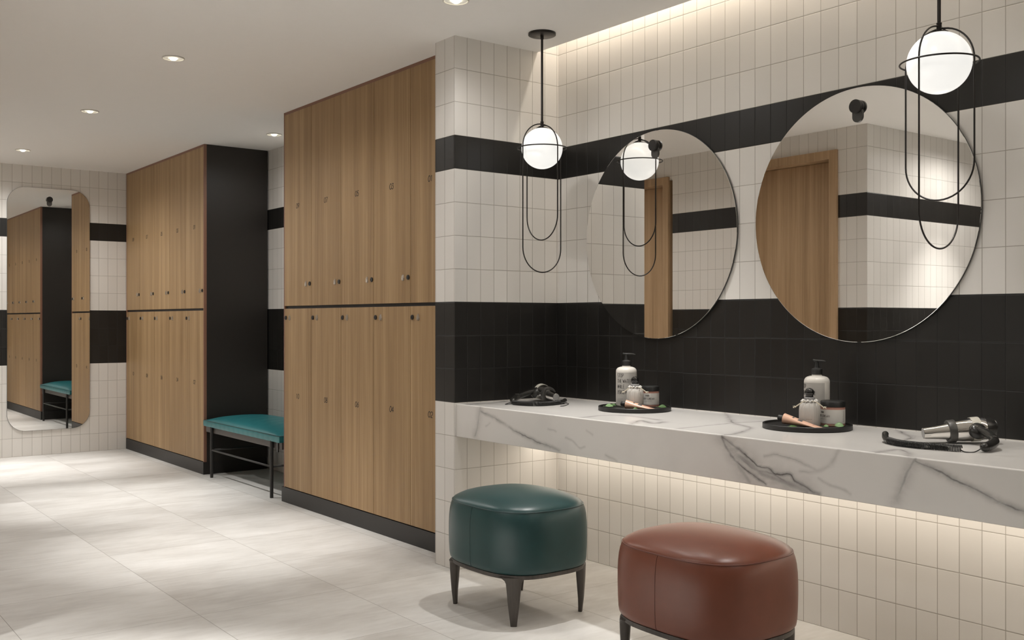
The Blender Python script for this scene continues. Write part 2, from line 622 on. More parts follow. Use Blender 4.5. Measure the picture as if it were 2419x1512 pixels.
def make_lockers(x_right, where, rev):
    x_left = x_right - (5 * PITCH + 2 * FR) - (.0 if rev else 0)
    t = thing('locker_cabinet', where, 'lockers', (x_right, 3.0, 0), 0, 'oak locker cabinets')
    L = x_left - x_right
    bm = bmesh.new()
    box(bm, L + .001, -.001, .022, .5640 - .012, .104, H - .001)
    build('carcass', bm, M['panel'], t)
    bm = bmesh.new()
    box(bm, L, L + FR, 0, .0225, .104, H - .0005)
    box(bm, -FR, 0, 0, .0225, .104, H - .0005)
    box(bm, L + FR, -FR, 0, .0225, 2.697, H - .0005)
    o = build('edge_frame', bm, M['edge'], t)
    o['label'] = 'reddish brown edge band framing the doors'
    bm = bmesh.new(); box(bm, L + FR, -FR, .012, .0225, 1.340, 1.375)
    build('shadow_gap', bm, M['gap'], t)
    bm = bmesh.new()
    box(bm, (L - .033) if not rev else L, -.010 if rev else 0, -.002, .55, 0, .1035, .001)
    build('plinth', bm, M['plinth'], t)
    for k in range(5):
        xr = -FR - k * PITCH
        xl = xr - PITCH
        for up in (True, False):
            num = 2 * k + (1 if up else 2)
            z0, z1 = (1.3672, 2.6965) if up else (.1085, 1.3478)
            bm = bmesh.new()
            box(bm, xl + .0016, xr - .0016, 0, .019, z0, z1, .0008)
            d = build('door', bm, M['wood'], t)
            zc = 1.5125 if up else 1.2855
            xk = (xr - .0225) if up else (xl + .0235)
            xh = xk - .0575 if up else xk + .060
            rot = Matrix.Translation((xk, 0, zc)) @ Matrix.Rotation(PI / 2, 4, 'X')
            bm = bmesh.new()
            lathe(bm, [(0, 0.0), (.0140, 0.0), (.0140, .005), (.0128, .0068), (.0062, .0072), (.0058, .0058), (0, .0058)], 24, rot)
            build('lock', bm, M['lock'], d, True, 40)
            bm = bmesh.new()
            prof = [(.0128 * math.cos(a), .0128 * math.sin(a)) for a in [math.radians(20 - 220 * i / 14) for i in range(15)]] + [(-.0040, .024), (0, .0265), (.0040, .024)]
            for (ya, yb, sc) in ((0, -.004, 1.0), (-.004, -.0075, .8)):
                va = [bm.verts.new((xh + px * sc, ya, zc - .006 + pz * sc)) for px, pz in prof]
                vb = [bm.verts.new((xh + px * sc * .92, yb, zc - .006 + pz * sc * .92)) for px, pz in prof]
                bm.faces.new(va); bm.faces.new(vb)
                n = len(prof)
                for i in range(n):
                    bm.faces.new((va[i], va[(i + 1) % n], vb[(i + 1) % n], vb[i]))
            build('hook', bm, M['clear'], d, False)
            zt = 2.0485 if up else .7505
            txt = '%02d' % num
            hh = .032
            st, wtot = strokes(txt, hh, .0230, .0012)
            bm = bmesh.new()
            x0 = (xl + xr) / 2 - wtot / 2
            for pl in st:
                ribbon(bm, pl, .0040, lambda s, q, hgt: (x0 + s + .10 * (q - hh / 2), -hgt, zt - hh / 2 + q), .0006)
            build('number', bm, M['ink'], d)
    return t


make_lockers(-4.463, 'oak locker cabinet of ten numbered doors beside the white tiled pillar', False)
make_lockers(-8.119, 'oak locker cabinet of ten numbered doors in the far corner, charcoal end panel showing', True)

# ================================================================== MIRRORS


def hanger(t, loc, axis):
    """black knob with a rounded tongue that grips the glass; axis: rotation so that +z leaves the wall"""
    Q = Matrix.Translation(loc) @ axis
    bm = bmesh.new()
    lathe(bm, [(0, .0122), (.0265, .0122), (.0270, .0135), (.0270, .0165), (.0255, .0180), (.0225, .0182), (.0225, .0215), (.0262, .0218), (.0275, .0232), (.0275, .0330), (.0265, .0345), (0, .0345)], 40, Q)
    h = build('hanger_knob', bm, M['lock'], t, True, 35)
    bm = bmesh.new()
    w, L = .0225, .040
    out = [(w, .0)] + [(w * math.cos(a), -L + w * math.sin(a)) for a in [-PI * i / 14 for i in range(15)]] + [(-w, .0)]
    lo = [bm.verts.new(Q @ Vector((px, py, .0122))) for px, py in out]
    hi = [bm.verts.new(Q @ Vector((px, py, .0180))) for px, py in out]
    bm.faces.new(lo); bm.faces.new(hi)
    for i in range(len(out)):
        j = (i + 1) % len(out)
        bm.faces.new((lo[i], lo[j], hi[j], hi[i]))
    build('hanger_tongue', bm, M['hanger'], t)


def round_mirror(xc, zc, r, label, kx, kz):
    t = thing('round_mirror', label, 'mirror', (xc, YW, zc), 0, 'round mirrors over the counter')
    rot = Matrix.Rotation(PI / 2, 4, 'X')
    bm = bmesh.new()
    lathe(bm, [(0, .0121), (r - .0015, .0121), (r - .0005, .0118)], 128, rot, cap=False)
    build('glass', bm, M['mirror'], t, False)
    bm = bmesh.new()
    lathe(bm, [(r - .0005, .0118), (r, .011), (r, .0045), (r - .03, .0045), (r - .03, 0.0005), (0, 0.0005)], 128, rot, cap=False)
    build('edge', bm, M['mirror_edge'], t, False)
    hanger(t, (kx - xc, 0, kz - zc), Matrix.Rotation(PI / 2, 4, 'X'))


round_mirror(-3.497, 1.687, .5085, 'smaller looking round mirror with the pendant globe reflected in it', -3.4985, 2.1216)
round_mirror(-2.376, 1.690, .5095, 'nearer round mirror with the oak door and wall corner reflected in it', -2.3720, 2.1216)


def tall_mirror():
    y0, y1, z0, z1 = 1.926, 2.653, .236, 2.511
    t = thing('tall_mirror', 'tall frameless mirror with rounded corners on the far end wall', 'mirror', (XL, (y0 + y1) / 2, (z0 + z1) / 2))
    hy, hz, r = (y1 - y0) / 2, (z1 - z0) / 2, .16
    bulge = .012
    pts = []
    for cy, cz, a0 in ((hy - r, hz - r, 0), (-hy + r, hz - r, 90), (-hy + r, -hz + r, 180), (hy - r, -hz + r, 270)):
        for i in range(13):
            a = math.radians(a0 + 90 * i / 12)
            pts.append((cy + r * math.cos(a), cz + r * math.sin(a)))

    def loop(x, s):
        return [(x, p[0] * (1 - s / hy), p[1] * (1 - s / hz)) for p in pts]
    bm = bmesh.new()
    bm.faces.new([bm.verts.new(p) for p in loop(.0121, .001)])
    build('glass', bm, M['mirror'], t)
    bm = bmesh.new()
    L1 = [bm.verts.new(p) for p in loop(.0001, 0)]
    L2 = [bm.verts.new(p) for p in loop(.0115, 0)]
    L3 = [bm.verts.new(p) for p in loop(.0120, .001)]
    n = len(pts)
    bm.faces.new(L1)
    for A, B in ((L1, L2), (L2, L3)):
        for i in range(n):
            bm.faces.new((A[i], A[(i + 1) % n], B[(i + 1) % n], B[i]))
    build('edge', bm, M['mirror_edge'], t)
    hanger(t, (0, 2.2895 - (y0 + y1) / 2, 2.405 - (z0 + z1) / 2), Matrix.Rotation(PI / 2, 4, 'Z') @ Matrix.Rotation(PI / 2, 4, 'X'))


tall_mirror()

# ================================================================== PENDANT LAMPS


def make_pendant(x, y, label):
    zc, R, RL = 2.1345, .1035, .1225
    t = thing('pendant_lamp', label, 'lamp', (x, y, H), 0, 'globe pendants over the counter')
    dz = zc - H
    bm = bmesh.new()
    lathe(bm, [(0, 0), (.0695, 0), (.0695, -.011), (.067, -.0125), (0, -.0125)], 48)
    build('canopy', bm, M['black_metal'], t, True, 40)
    bm = bmesh.new()
    lathe(bm, [(.0085, -.0125), (.0085, -.030), (.0060, -.032), (.0060, dz + R + .024)], 16)
    build('rod', bm, M['black_metal'], t, True, 40)
    bm = bmesh.new()
    lathe(bm, [(.0062, dz + R + .034), (.0095, dz + R + .030), (.0085, dz + R + .026), (.0085, dz + R + .006), (.0105, dz + R + .004), (.030, dz + R - .001), (.034, dz + R - .007), (.030, dz + R - .009), (0, dz + R - .006)], 20)
    build('socket', bm, M['black_metal'], t, True, 40)
    bm = bmesh.new()
    lathe(bm, [(R * math.sin(PI * i / 32), dz - R * math.cos(PI * i / 32)) for i in range(33)], 48)
    g = build('globe', bm, M['globe'], t, True)
    wr = .0031
    bm = bmesh.new()
    tube(bm, [(RL * 1.015 * math.cos(2 * PI * i / 72), RL * 1.015 * math.sin(2 * PI * i / 72), dz) for i in range(72)], wr, 8, True)
    build('ring', bm, M['black_metal'], t, True)

    def loop(bot, ax, top):
        pts = []
        r = RL
        for i in range(25):
            a = PI * i / 24
            pts.append((r * math.cos(a), dz + top + r * math.sin(a) - r))
        zb = bot - H + r
        for i in range(25):
            a = PI + PI * i / 24
            pts.append((r * math.cos(a), zb + r * math.sin(a)))
        return [((p[0], 0, p[1]) if ax == 'x' else (0, p[0], p[1])) for p in pts]
    bm = bmesh.new(); tube(bm, loop(1.510, 'y', RL), wr, 8, True)
    build('long_loop', bm, M['black_metal'], t, True)
    bm = bmesh.new(); tube(bm, loop(1.673, 'x', RL - .008), wr, 8, True)
    build('short_loop', bm, M['black_metal'], t, True)
    return t


make_pendant(-3.9555, 3.1983, 'globe pendant lamp beside the tiled pillar, whole down to its wire loops')
make_pendant(-1.832, 3.1975, 'largest looking globe pendant lamp in front of the nearer round mirror')

# ================================================================== CEILING LIGHTS


def make_downlight(x, y, label, beam=1.0, wide=1.0, size=72, aim=0.0):
    t = thing('recessed_downlight', label, 'ceiling light', (x, y, H), 0, 'recessed ceiling downlights')
    bm = bmesh.new()
    lathe(bm, [(.060, -.0002), (.060, -.0035), (.0565, -.0052), (.0535, -.0040), (.052, -.0004)], 40, cap=False)
    build('trim_ring', bm, M['trim'], t, True, 40)
    bm = bmesh.new()
    lathe(bm, [(.052, -.0006), (.030, -.0018), (.018, -.0025)], 40, cap=False)
    build('reflector', bm, M['paint'], t, True)
    bm = bmesh.new()
    lathe(bm, [(.0185, -.0025), (.0165, -.0085), (.009, -.0125), (0, -.0135)], 24, cap=False)
    build('lens', bm, M['lens'], t, True)
    if beam:
        bo = lamp('beam', 'SPOT', E_BEAM * beam, (0, 0, -.018), t, NEUT, spot_size=math.radians(size), spot_blend=1.0, shadow_soft_size=.03)
        bo.rotation_euler = (math.radians(aim), 0, 0)
    if wide:
        lamp('spill', 'SPOT', E_WIDE * wide, (0, 0, -.018), t, NEUT, spot_size=math.radians(165), spot_blend=.6, shadow_soft_size=.045)
    return t


make_downlight(-9.34, 1.882, 'small ceiling downlight nearest the far end wall', .85, 1.05, 46, 5)
make_downlight(-7.32, 1.90, 'ceiling downlight in the middle of the row of three over the aisle', .98, 1.0, 49, 5)
make_downlight(-5.56, 1.882, 'largest looking lit ceiling downlight, nearest of the aisle row', .98, .8, 50, 6)
make_downlight(-7.37, 3.28, 'ceiling downlight over the bench between the two locker cabinets', .05, .26)
make_downlight(-3.785, 2.56, 'ceiling downlight cut by the top edge of the picture', .05, .40, 95)
# out of view: lamps inferred from lit walls, plus added fill lamps
make_downlight(-9.60, 1.00, 'ceiling downlight left of the tall mirror, beyond the picture', .5, 1.5, 70)
make_downlight(-3.25, 3.02, 'added unseen fill lamp in the ceiling over the left tray', .40, 0, 62)  # added to brighten the counter top without lighting its front
make_downlight(-2.10, 3.02, 'added unseen fill lamp in the ceiling over the right tray', .20, 0, 62)  # added like the left one, for the counter top
make_downlight(-1.70, 2.50, 'added unseen fill lamp in the ceiling in front of the counter', .05, .16, 95)  # added fill for the counter side
make_downlight(.40, 2.56, 'added unseen fill lamp in the ceiling past the counter end', .10, .6, 95)  # added fill that lifts the right part of the mirror wall
make_downlight(-3.80, -.42, 'ceiling downlight by the side wall behind the viewer', .95, .9)
make_downlight(-3.00, .70, 'added unseen strong fill lamp in the ceiling left of the viewer', 4.0, .5, 58)  # added strong beam; its floor bounce brightens the ceiling
make_downlight(.50, -.30, 'added unseen fill lamp in the ceiling behind the viewer', .3, .15, 75)  # added fill from the viewer's side

# ================================================================== COUNTER
VF = [  # veins on the front face (x, z), width, strength
    ([(-4.034, .824), (-3.947, .808), (-3.853, .777), (-3.752, .747), (-3.654, .726), (-3.578, .715), (-3.485, .701), (-3.431, .689)], .0055, .60),
    ([(-4.039, .843), (-4.054, .781), (-4.065, .748), (-4.083, .702)], .013, .34),
    ([(-2.500, .841), (-2.428, .807), (-2.393, .783), (-2.348, .756), (-2.314, .747), (-2.281, .746), (-2.254, .727), (-2.195, .734), (-2.174, .711), (-2.122, .696), (-2.077, .687)], .0050, .85),
    ([(-2.500, .837), (-2.458, .776), (-2.405, .736), (-2.336, .704), (-2.297, .686)], .0042, .85),
    ([(-2.458, .776), (-2.422, .734), (-2.376, .690)], .020, .30),
    ([(-2.497, .838), (-2.44, .79), (-2.38, .755), (-2.31, .722), (-2.22, .703), (-2.13, .685)], .026, .42),
    ([(-2.47, .80), (-2.41, .765), (-2.35, .735), (-2.27, .728), (-2.21, .705)], .010, .45),
    ([(-2.303, .788), (-2.254, .798), (-2.174, .789), (-2.122, .777), (-2.092, .762)], .0040, .38),
    ([(-2.153, .750), (-2.092, .760), (-2.023, .793), (-1.994, .840)], .0050, .34),
    ([(-2.082, .735), (-2.047, .727), (-1.998, .721), (-1.956, .702)], .0035, .36),
    ([(-1.728, .845), (-1.758, .792), (-1.771, .751), (-1.793, .701)], .013, .42),
    ([(-1.728, .838), (-1.666, .816), (-1.606, .795), (-1.548, .776), (-1.491, .755), (-1.443, .740), (-1.40, .732), (-1.25, .70)], .0062, .62),
    ([(-3.391, .748), (-3.335, .736), (-3.300, .717), (-3.267, .726)], .003, .30),
    ([(-3.258, .793), (-3.217, .781)], .003, .28),
    ([(-3.513, .777), (-3.458, .777)], .003, .22),
    ([(-3.996, .751), (-3.958, .773)], .003, .28),
    ([(-3.135, .706), (-3.064, .687)], .004, .30),
]
VT = [  # veins on the top face (x, y)
    ([(-4.158, 2.872), (-4.162, 2.968), (-4.156, 3.029), (-4.226, 3.181)], .013, .5),
    ([(-3.314, 2.904), (-3.323, 3.041), (-3.231, 3.112), (-3.032, 3.087)], .010, .5),
    ([(-2.977, 2.875), (-3.059, 3.006), (-2.943, 2.966), (-2.961, 3.045)], .012, .55),
    ([(-2.742, 2.900), (-2.756, 3.211), (-2.731, 3.392), (-2.70, 3.55)], .006, .42),
    ([(-3.079, 3.569), (-2.757, 3.244), (-2.585, 3.141), (-2.496, 2.959), (-2.49, 2.870)], .009, .5),
    ([(-2.227, 3.537), (-2.181, 3.526), (-2.103, 3.440), (-2.027, 3.347), (-1.994, 3.238), (-2.031, 3.264)], .007, .55),
    ([(-2.10, 3.44), (-2.04, 3.40), (-2.00, 3.30), (-2.06, 3.42)], .012, .25),
    ([(-1.869, 2.880), (-1.871, 2.961), (-1.856, 3.007), (-1.799, 2.956), (-1.75, 2.875)], .011, .5),
]


def vnoise(x, y, seed):
    xi, yi = np.floor(x).astype(np.int64), np.floor(y).astype(np.int64)
    fx, fy = x - xi, y - yi
    fx, fy = fx * fx * (3 - 2 * fx), fy * fy * (3 - 2 * fy)

    def h(a, b):
        n = (a * 374761393 + b * 668265263 + seed * 974711) & 0x7fffffff
        n = (n ^ (n >> 13)) * 1274126177 & 0x7fffffff
        return ((n ^ (n >> 16)) & 0xffff) / 65535.0
    return (h(xi, yi) * (1 - fx) + h(xi + 1, yi) * fx) * (1 - fy) + (h(xi, yi + 1) * (1 - fx) + h(xi + 1, yi + 1) * fx) * fy


def fbm(x, y, seed, o=4):
    r = 0
    a = .5
    for i in range(o):
        r = r + a * vnoise(x * 2 ** i, y * 2 ** i, seed + i)
        a *= .5
    return r


def veins(U, V, table, seed):
    du = (fbm(U * 11, V * 11, seed) - .47) * .022 + (fbm(U * 60, V * 60, seed + 5) - .47) * .004
    dv = (fbm(U * 11, V * 11, seed + 9) - .47) * .022 + (fbm(U * 60, V * 60, seed + 15) - .47) * .004
    u, v = U + du, V + dv
    mod = fbm(U * 13, V * 13, seed + 21, 3)
    wisp = fbm(u * 38, v * 70, seed + 33, 4)
    out = np.zeros_like(U)
    for pl, w, s in table:
        pl = [(q.x, q.y) for q in spline([(a, b, 0) for a, b in pl], 4)]
        d = np.full_like(U, 9.0)
        for (ax, ay), (bx, by) in zip(pl[:-1], pl[1:]):
            ex, ey = bx - ax, by - ay
            t = np.clip(((u - ax) * ex + (v - ay) * ey) / (ex * ex + ey * ey + 1e-12), 0, 1)
            d = np.minimum(d, np.hypot(u - ax - ex * t, v - ay - ey * t))
        core = s * np.exp(-(d / (w * (.24 + .50 * mod))) ** 2) * np.clip(1.9 * mod - .12, .12, 1.1)
        halo = s * .52 * np.exp(-(d / (w * (1.3 + 1.2 * mod))) ** 2) * np.clip(.25 + 1.3 * wisp, 0, 1)
        val = np.maximum(core, halo)
        out = np.maximum(out, val) + .2 * np.minimum(out, val)
    cloud = np.clip(fbm(U * 3.1, V * 3.1, seed + 40) - .52, 0, 1) * .25
    return np.clip(out + cloud, 0, 1)


def make_counter():
    x0, x1 = XP + .0006, 1.99
    yb = YW - .0008
    t = thing('vanity_counter', 'long white marble counter with grey veins along the mirror wall', 'counter', (x0, 2.877, 0))
    xs = np.concatenate([np.arange(x0, -1.25, .0023), np.arange(-1.2, x1, .03), [x1]])
    yf, zb, r = 2.877, .679, .005
    prof = [(yb, zb)] + [(yf + (yb - yf) * k, zb) for k in (.5,)] + [(yf + .002, zb), (yf, zb + .002)]
    prof += [(yf, z) for z in np.arange(zb + .005, CT - r, .0023)] + [(yf, CT - r)]
    prof += [(yf + r - r * math.cos(a), CT - r + r * math.sin(a)) for a in (PI / 8, PI / 4, 3 * PI / 8, PI / 2)]
    prof += [(y, CT) for y in np.arange(yf + r + .004, yb, .0034)] + [(yb, CT)]
    prof = np.array(prof)
    nx, npf = len(xs), len(prof)
    co = np.zeros((nx, npf, 3), np.float32)
    co[:, :, 0] = xs[:, None]
    co[:, :, 1] = prof[None, :, 0]
    co[:, :, 2] = prof[None, :, 1]
    U = co[:, :, 0].astype(np.float64)
    Y = co[:, :, 1].astype(np.float64)
    Z = co[:, :, 2].astype(np.float64)
    vf = veins(U, Z, VF, 3)
    vt = veins(U, Y, VT, 77)
    istop = (Y > yf + r * .6) & (Z > .7)
    val = np.where(istop, vt, vf)
    me = bpy.data.meshes.new('slab')
    idx = np.arange(nx * npf).reshape(nx, npf)
    f = np.stack([idx[:-1, :-1], idx[1:, :-1], idx[1:, 1:], idx[:-1, 1:]], -1).reshape(-1, 4)
    ends = [list(map(int, idx[0, ::-1])), list(map(int, idx[-1, :]))]
    back = np.stack([idx[:-1, -1], idx[1:, -1], idx[1:, 0], idx[:-1, 0]], -1)
    faces = f.tolist() + back.tolist() + ends
    co2 = co.reshape(-1, 3) - np.array([x0, 2.877, 0], np.float32)
    me.from_pydata(co2.tolist(), [], faces)
    at = me.attributes.new('vein', 'FLOAT', 'POINT')
    at.data.foreach_set('value', val.reshape(-1).astype(np.float32))
    me.polygons.foreach_set('use_smooth', [True] * len(me.polygons))
    me.set_sharp_from_angle(angle=math.radians(40))
    k = NT('veined_marble')
    a = k.n('ShaderNodeAttribute'); a.attribute_name = 'vein'
    g = k.pos()
    n1 = k.noise(g.outputs['Position'], 160.0, 4, .6)
    f2 = k.math('MULTIPLY', a.outputs['Fac'], k.math('ADD', .85, k.math('MULTIPLY', n1, .3)))
    col = k.ramp(f2, [(0.0, (.66, .64, .615)), (.30, (.42, .405, .39)), (.62, (.20, .19, .185)), (1.0, (.075, .07, .066))])
    k.l(col, k.b.inputs['Base Color'])
    k.b.inputs['Roughness'].default_value = .24
    k.b.inputs['Specular IOR Level'].default_value = .45
    me.materials.append(k.m)
    link(bpy.data.objects.new('slab', me), t)
    # light strip fixed to the underside near the wall
    bm = bmesh.new()
    box(bm, .02, x1 - x0 - .02, 3.395 - 2.877, 3.415 - 2.877, zb - .010, zb + .0005)
    build('light_strip', bm, M['led'], t)
    lo = lamp('strip_glow', 'AREA', E_UNDER, ((x1 - x0) / 2, 3.405 - 2.877, zb - .012), t, WARM, shape='RECTANGLE', size=x1 - x0 - .06, size_y=.016)
    return t


make_counter()

# light strip in the ceiling slot
t = thing('cove_light', 'concealed light strip in the slot between ceiling and mirror wall', 'light strip', (-1.12, 3.494, H + .25))
bm = bmesh.new(); box(bm, -3.11, 3.10, -.012, .012, 0, .012)
build('light_strip', bm, M['led'], t)
bm = bmesh.new(); box(bm, -3.11, 3.10, -.016, .057, .0125, .020)
build('profile', bm, M['trim'], t)
lamp('cove_glow', 'AREA', E_COVE, (0, 0, -.002), t, WARM, shape='RECTANGLE', size=6.18, size_y=.02)

# ================================================================== STOOLS


def sup(a, b, n, N=96):
    out = []
    for i in range(N):
        th = 2 * PI * i / N
        c, s = math.cos(th), math.sin(th)
        out.append((a * math.copysign(abs(c) ** (2 / n), c), b * math.copysign(abs(s) ** (2 / n), s)))
    return out


def make_stool(x, y, label, leather, seam):
    A, B, NN = .30, .255, 3.0
    t = thing('stool', label, 'stool', (x, y, 0), 0, 'upholstered stools')

    def loft(levels, N=96, capb=True, capt=True):
        bm = bmesh.new()
        rings = []
        for sc, z, n in levels:
            rings.append([bm.verts.new((px, py, z)) for px, py in sup(A * sc, B * sc, n, N)])
        for a, b in zip(rings[:-1], rings[1:]):
            for i in range(N):
                bm.faces.new((a[i], a[(i + 1) % N], b[(i + 1) % N], b[i]))
        if capb:
            bm.faces.new(rings[0])
        if capt:
            bm.faces.new(rings[-1])
        return bm
    body = [(.93, .2145, NN), (.962, .2165, NN), (.980, .224, NN), (.990, .241, NN), (.997, .28, NN), (1.0, .33, NN), (.999, .37, NN), (.995, .40, NN), (.985, .43, NN), (.970, .452, NN), (.952, .467, NN), (.944, .4715, NN)]
    build('side_cover', loft(body), leather, t, True, 50)
    top = [(.942, .4710, NN), (.935, .4765, NN), (.915, .4835, NN), (.87, .4925, 2.9), (.80, .5025, 2.8), (.70, .5115, 2.6), (.58, .5185, 2.4), (.44, .5235, 2.2), (.30, .5265, 2.1), (.16, .5283, 2.0), (.05, .529, 2.0)]
    build('seat_top', loft(top, capb=False), leather, t, True)
    bm = bmesh.new()
    tube(bm, [(px, py, .4722) for px, py in sup(A * .9445, B * .9445, NN, 120)], .0026, 8, True)
    build('piping', bm, seam, t, True)
    for sy in (-1, 1):
        bm = bmesh.new()
        pts = [(0.0, sy * B * sc * .9995, z) for sc, z, n in body[1:]]
        tube(bm, pts, .0016, 6)
        build('seam', bm, seam, t, True)
    bm = loft([(.955, .197, NN), (.958, .199, NN), (.958, .2135, NN), (.90, .2155, NN)])
    build('apron', bm, M['stool_wood'], t, True, 40)
    for sx in (-1, 1):
        for sy in (-1, 1):
            l = .5 ** (1 / NN)
            bm = bmesh.new()
            ang = math.atan2(sy * B, sx * A)
            er = Vector((math.cos(ang), math.sin(ang), 0))
            et = Vector((-er.y, er.x, 0))
            R0 = math.hypot(A * l, B * l)
            rings = []
            lev = [(0, .0135, .0085, -.030), (.02, .0155, .0095, -.029), (.06, .0205, .0120, -.027), (.11, .0262, .0155, -.027), (.15, .0300, .018, -.027), (.178, .0330, .0195, -.0275), (.190, .0385, .020, -.0280), (.198, .049, .0205, -.0285), (.204, .060, .0205, -.0290)]
            for z, wt, wr, off in lev:
                ring = []
                for i in range(16):
                    th = 2 * PI * i / 16
                    c, s = math.cos(th), math.sin(th)
                    u = wt * math.copysign(abs(c) ** .5, c)
                    v = wr * math.copysign(abs(s) ** .5, s)
                    bend = -u * u * 1.5
                    p = er * (R0 + off + v + bend) + et * u
                    ring.append(bm.verts.new((p.x, p.y, z)))
                rings.append(ring)
            for a, b in zip(rings[:-1], rings[1:]):
                for i in range(16):
                    bm.faces.new((a[i], a[(i + 1) % 16], b[(i + 1) % 16], b[i]))
            bm.faces.new(rings[0]); bm.faces.new(rings[-1])
            build('leg', bm, M['stool_wood'], t, True, 45)
    return t


make_stool(-3.54, 2.72, 'dark teal leather stool standing by the tiled pillar', M['teal'], M['teal_seam'])
make_stool(-2.43, 2.71, 'rust brown leather stool cut off by the bottom of the picture', M['rust'], M['rust_seam'])

# ================================================================== BENCH


def make_bench():
    x0, x1, y0, y1 = -8.095, -6.622, 2.985, 3.52
    ox, oy = (x0 + x1) / 2, (y0 + y1) / 2
    t = thing('bench', 'low teal padded bench with black metal frame between the locker cabinets', 'bench', (ox, oy, 0))
    hx, hy = (x1 - x0) / 2, (y1 - y0) / 2
    bm = bmesh.new()
    NX, NY = 48, 24

    def rr(px, py):
        return px, py
    grid = {}
    for i in range(NX + 1):
        for j in range(NY + 1):
            u, v = -1 + 2 * i / NX, -1 + 2 * j / NY
            e = max(0.0, (1 - abs(u) ** 5) * (1 - abs(v) ** 3.2))
            wr = .003 * math.sin(u * 31 + v * 5) * (1 - abs(v)) * .5
            grid[i, j] = bm.verts.new((u * hx * .996, v * hy * .992, .452 + .052 * e ** .75 + wr * e))
    for i in range(NX):
        for j in range(NY):
            bm.faces.new((grid[i, j], grid[i + 1, j], grid[i + 1, j + 1], grid[i, j + 1]))
    rim = [grid[i, 0] for i in range(NX + 1)] + [grid[NX, j] for j in range(1, NY + 1)] + [grid[i, NY] for i in range(NX - 1, -1, -1)] + [grid[0, j] for j in range(NY - 1, 0, -1)]
    prev = rim
    n = len(rim)
    for sc, z in ((1.004, .440), (1.004, .418), (.996, .406)):
        k = 0
        cur = []
        for q in rim:
            puck = .0016 * math.sin(k * 2.1)
            cur.append(bm.verts.new((q.co.x * sc, q.co.y * (sc + .004) + (puck if abs(q.co.y) > hy * .9 else 0), z)))
            k += 1
        for i in range(n):
            bm.faces.new((prev[i], prev[(i + 1) % n], cur[(i + 1) % n], cur[i]))
        prev = cur
    bm.faces.new(prev)
    build('cushion', bm, M['bench_teal'], t, True, 50)
    bm = bmesh.new()
    tube(bm, [(q[0] * 1.001, q[1] * 1.004, .4525) for q in [(-hx * .996, -hy * .992), (hx * .996, -hy * .992), (hx * .996, hy * .992), (-hx * .996, hy * .992)]], .0022, 6, True)
    build('piping', bm, M['teal_seam'], t, True)
    for nm, (a, b, c, d) in dict(front=(-hx + .005, hx - .005, -hy + .022, -hy + .045), back=(-hx + .005, hx - .005, hy - .045, hy - .022), l=(-hx + .005, -hx + .028, -hy + .045, hy - .045), r=(hx - .028, hx - .005, -hy + .045, hy - .045)).items():
        bm = bmesh.new(); box(bm, a, b, c, d, .357, .4055, .0015)
        build('rail', bm, M['bench_rail'], t)
    lx0, lx1 = -7.934 - ox, -6.7735 - ox
    for lx in (lx0, lx1):
        for ly, top in ((-hy + .010, .4085), (hy - .010, .4085)):
            bm = bmesh.new()
            lathe(bm, [(0, 0), (.0115, 0), (.0125, .002), (.0125, top - .002), (.0115, top), (0, top)], 20, Matrix.Translation((lx, ly, 0)))
            build('leg', bm, M['bench_metal'], t, True, 40)
    for ly in (-hy + .010, hy - .010):
        bm = bmesh.new(); tube(bm, [(lx0, ly, .2225), (lx1, ly, .2225)], .0075, 12)
        build('stretcher', bm, M['bench_metal'], t, True)
    for lx in (lx0, lx1):
        bm = bmesh.new(); tube(bm, [(lx, -hy + .010, .2225), (lx, hy - .010, .2225)], .0075, 12)
        build('stretcher', bm, M['bench_metal'], t, True)
    bm = bmesh.new(); box(bm, hx - .075, hx - .055, -hy + .014, -hy + .0225, .335, .425, .001)
    build('strap', bm, M['lock'], t)
    return t


make_bench()

# ================================================================== TRAYS AND WHAT STANDS ON THEM


def make_tray(x, y, label):
    t = thing('round_tray', label, 'tray', (x, y, CT), 0, 'black trays on the counter')
    bm = bmesh.new()
    R = .170
    lathe(bm, [(0, 0.0002), (R - .003, 0.0002), (R, .003), (R, .019), (R - .0015, .0205), (R - .006, .0205), (R - .0075, .019), (R - .0085, .0125), (R - .011, .012), (0, .012)], 96)
    build('dish', bm, M['tray'], t, True, 40)
    return t


TF = CT + .012


def cyl_fn(R, z0, a0):
    """wraps strokes round a cylinder; s grows to the right seen from outside"""
    def fn(s, q, h):
        a = a0 + s / R
        return ((R + h) * math.cos(a), (R + h) * math.sin(a), z0 + q)
    return fn


def wrap_panel(bm, R, a0, a1, z0, z1, h=.0004, n=24):
    a = [a0 + (a1 - a0) * i / n for i in range(n + 1)]
    I = [[bm.verts.new(((R + hh) * math.cos(k), (R + hh) * math.sin(k), z)) for k in a] for hh, z in ((h, z0), (h, z1), (0, z1), (0, z0))]
    for r in range(4):
        for i in range(n):
            bm.faces.new((I[r][i], I[r][i + 1], I[(r + 1) % 4][i + 1], I[(r + 1) % 4][i]))
    bm.faces.new([I[r][0] for r in range(4)]); bm.faces.new([I[r][-1] for r in range(4)])


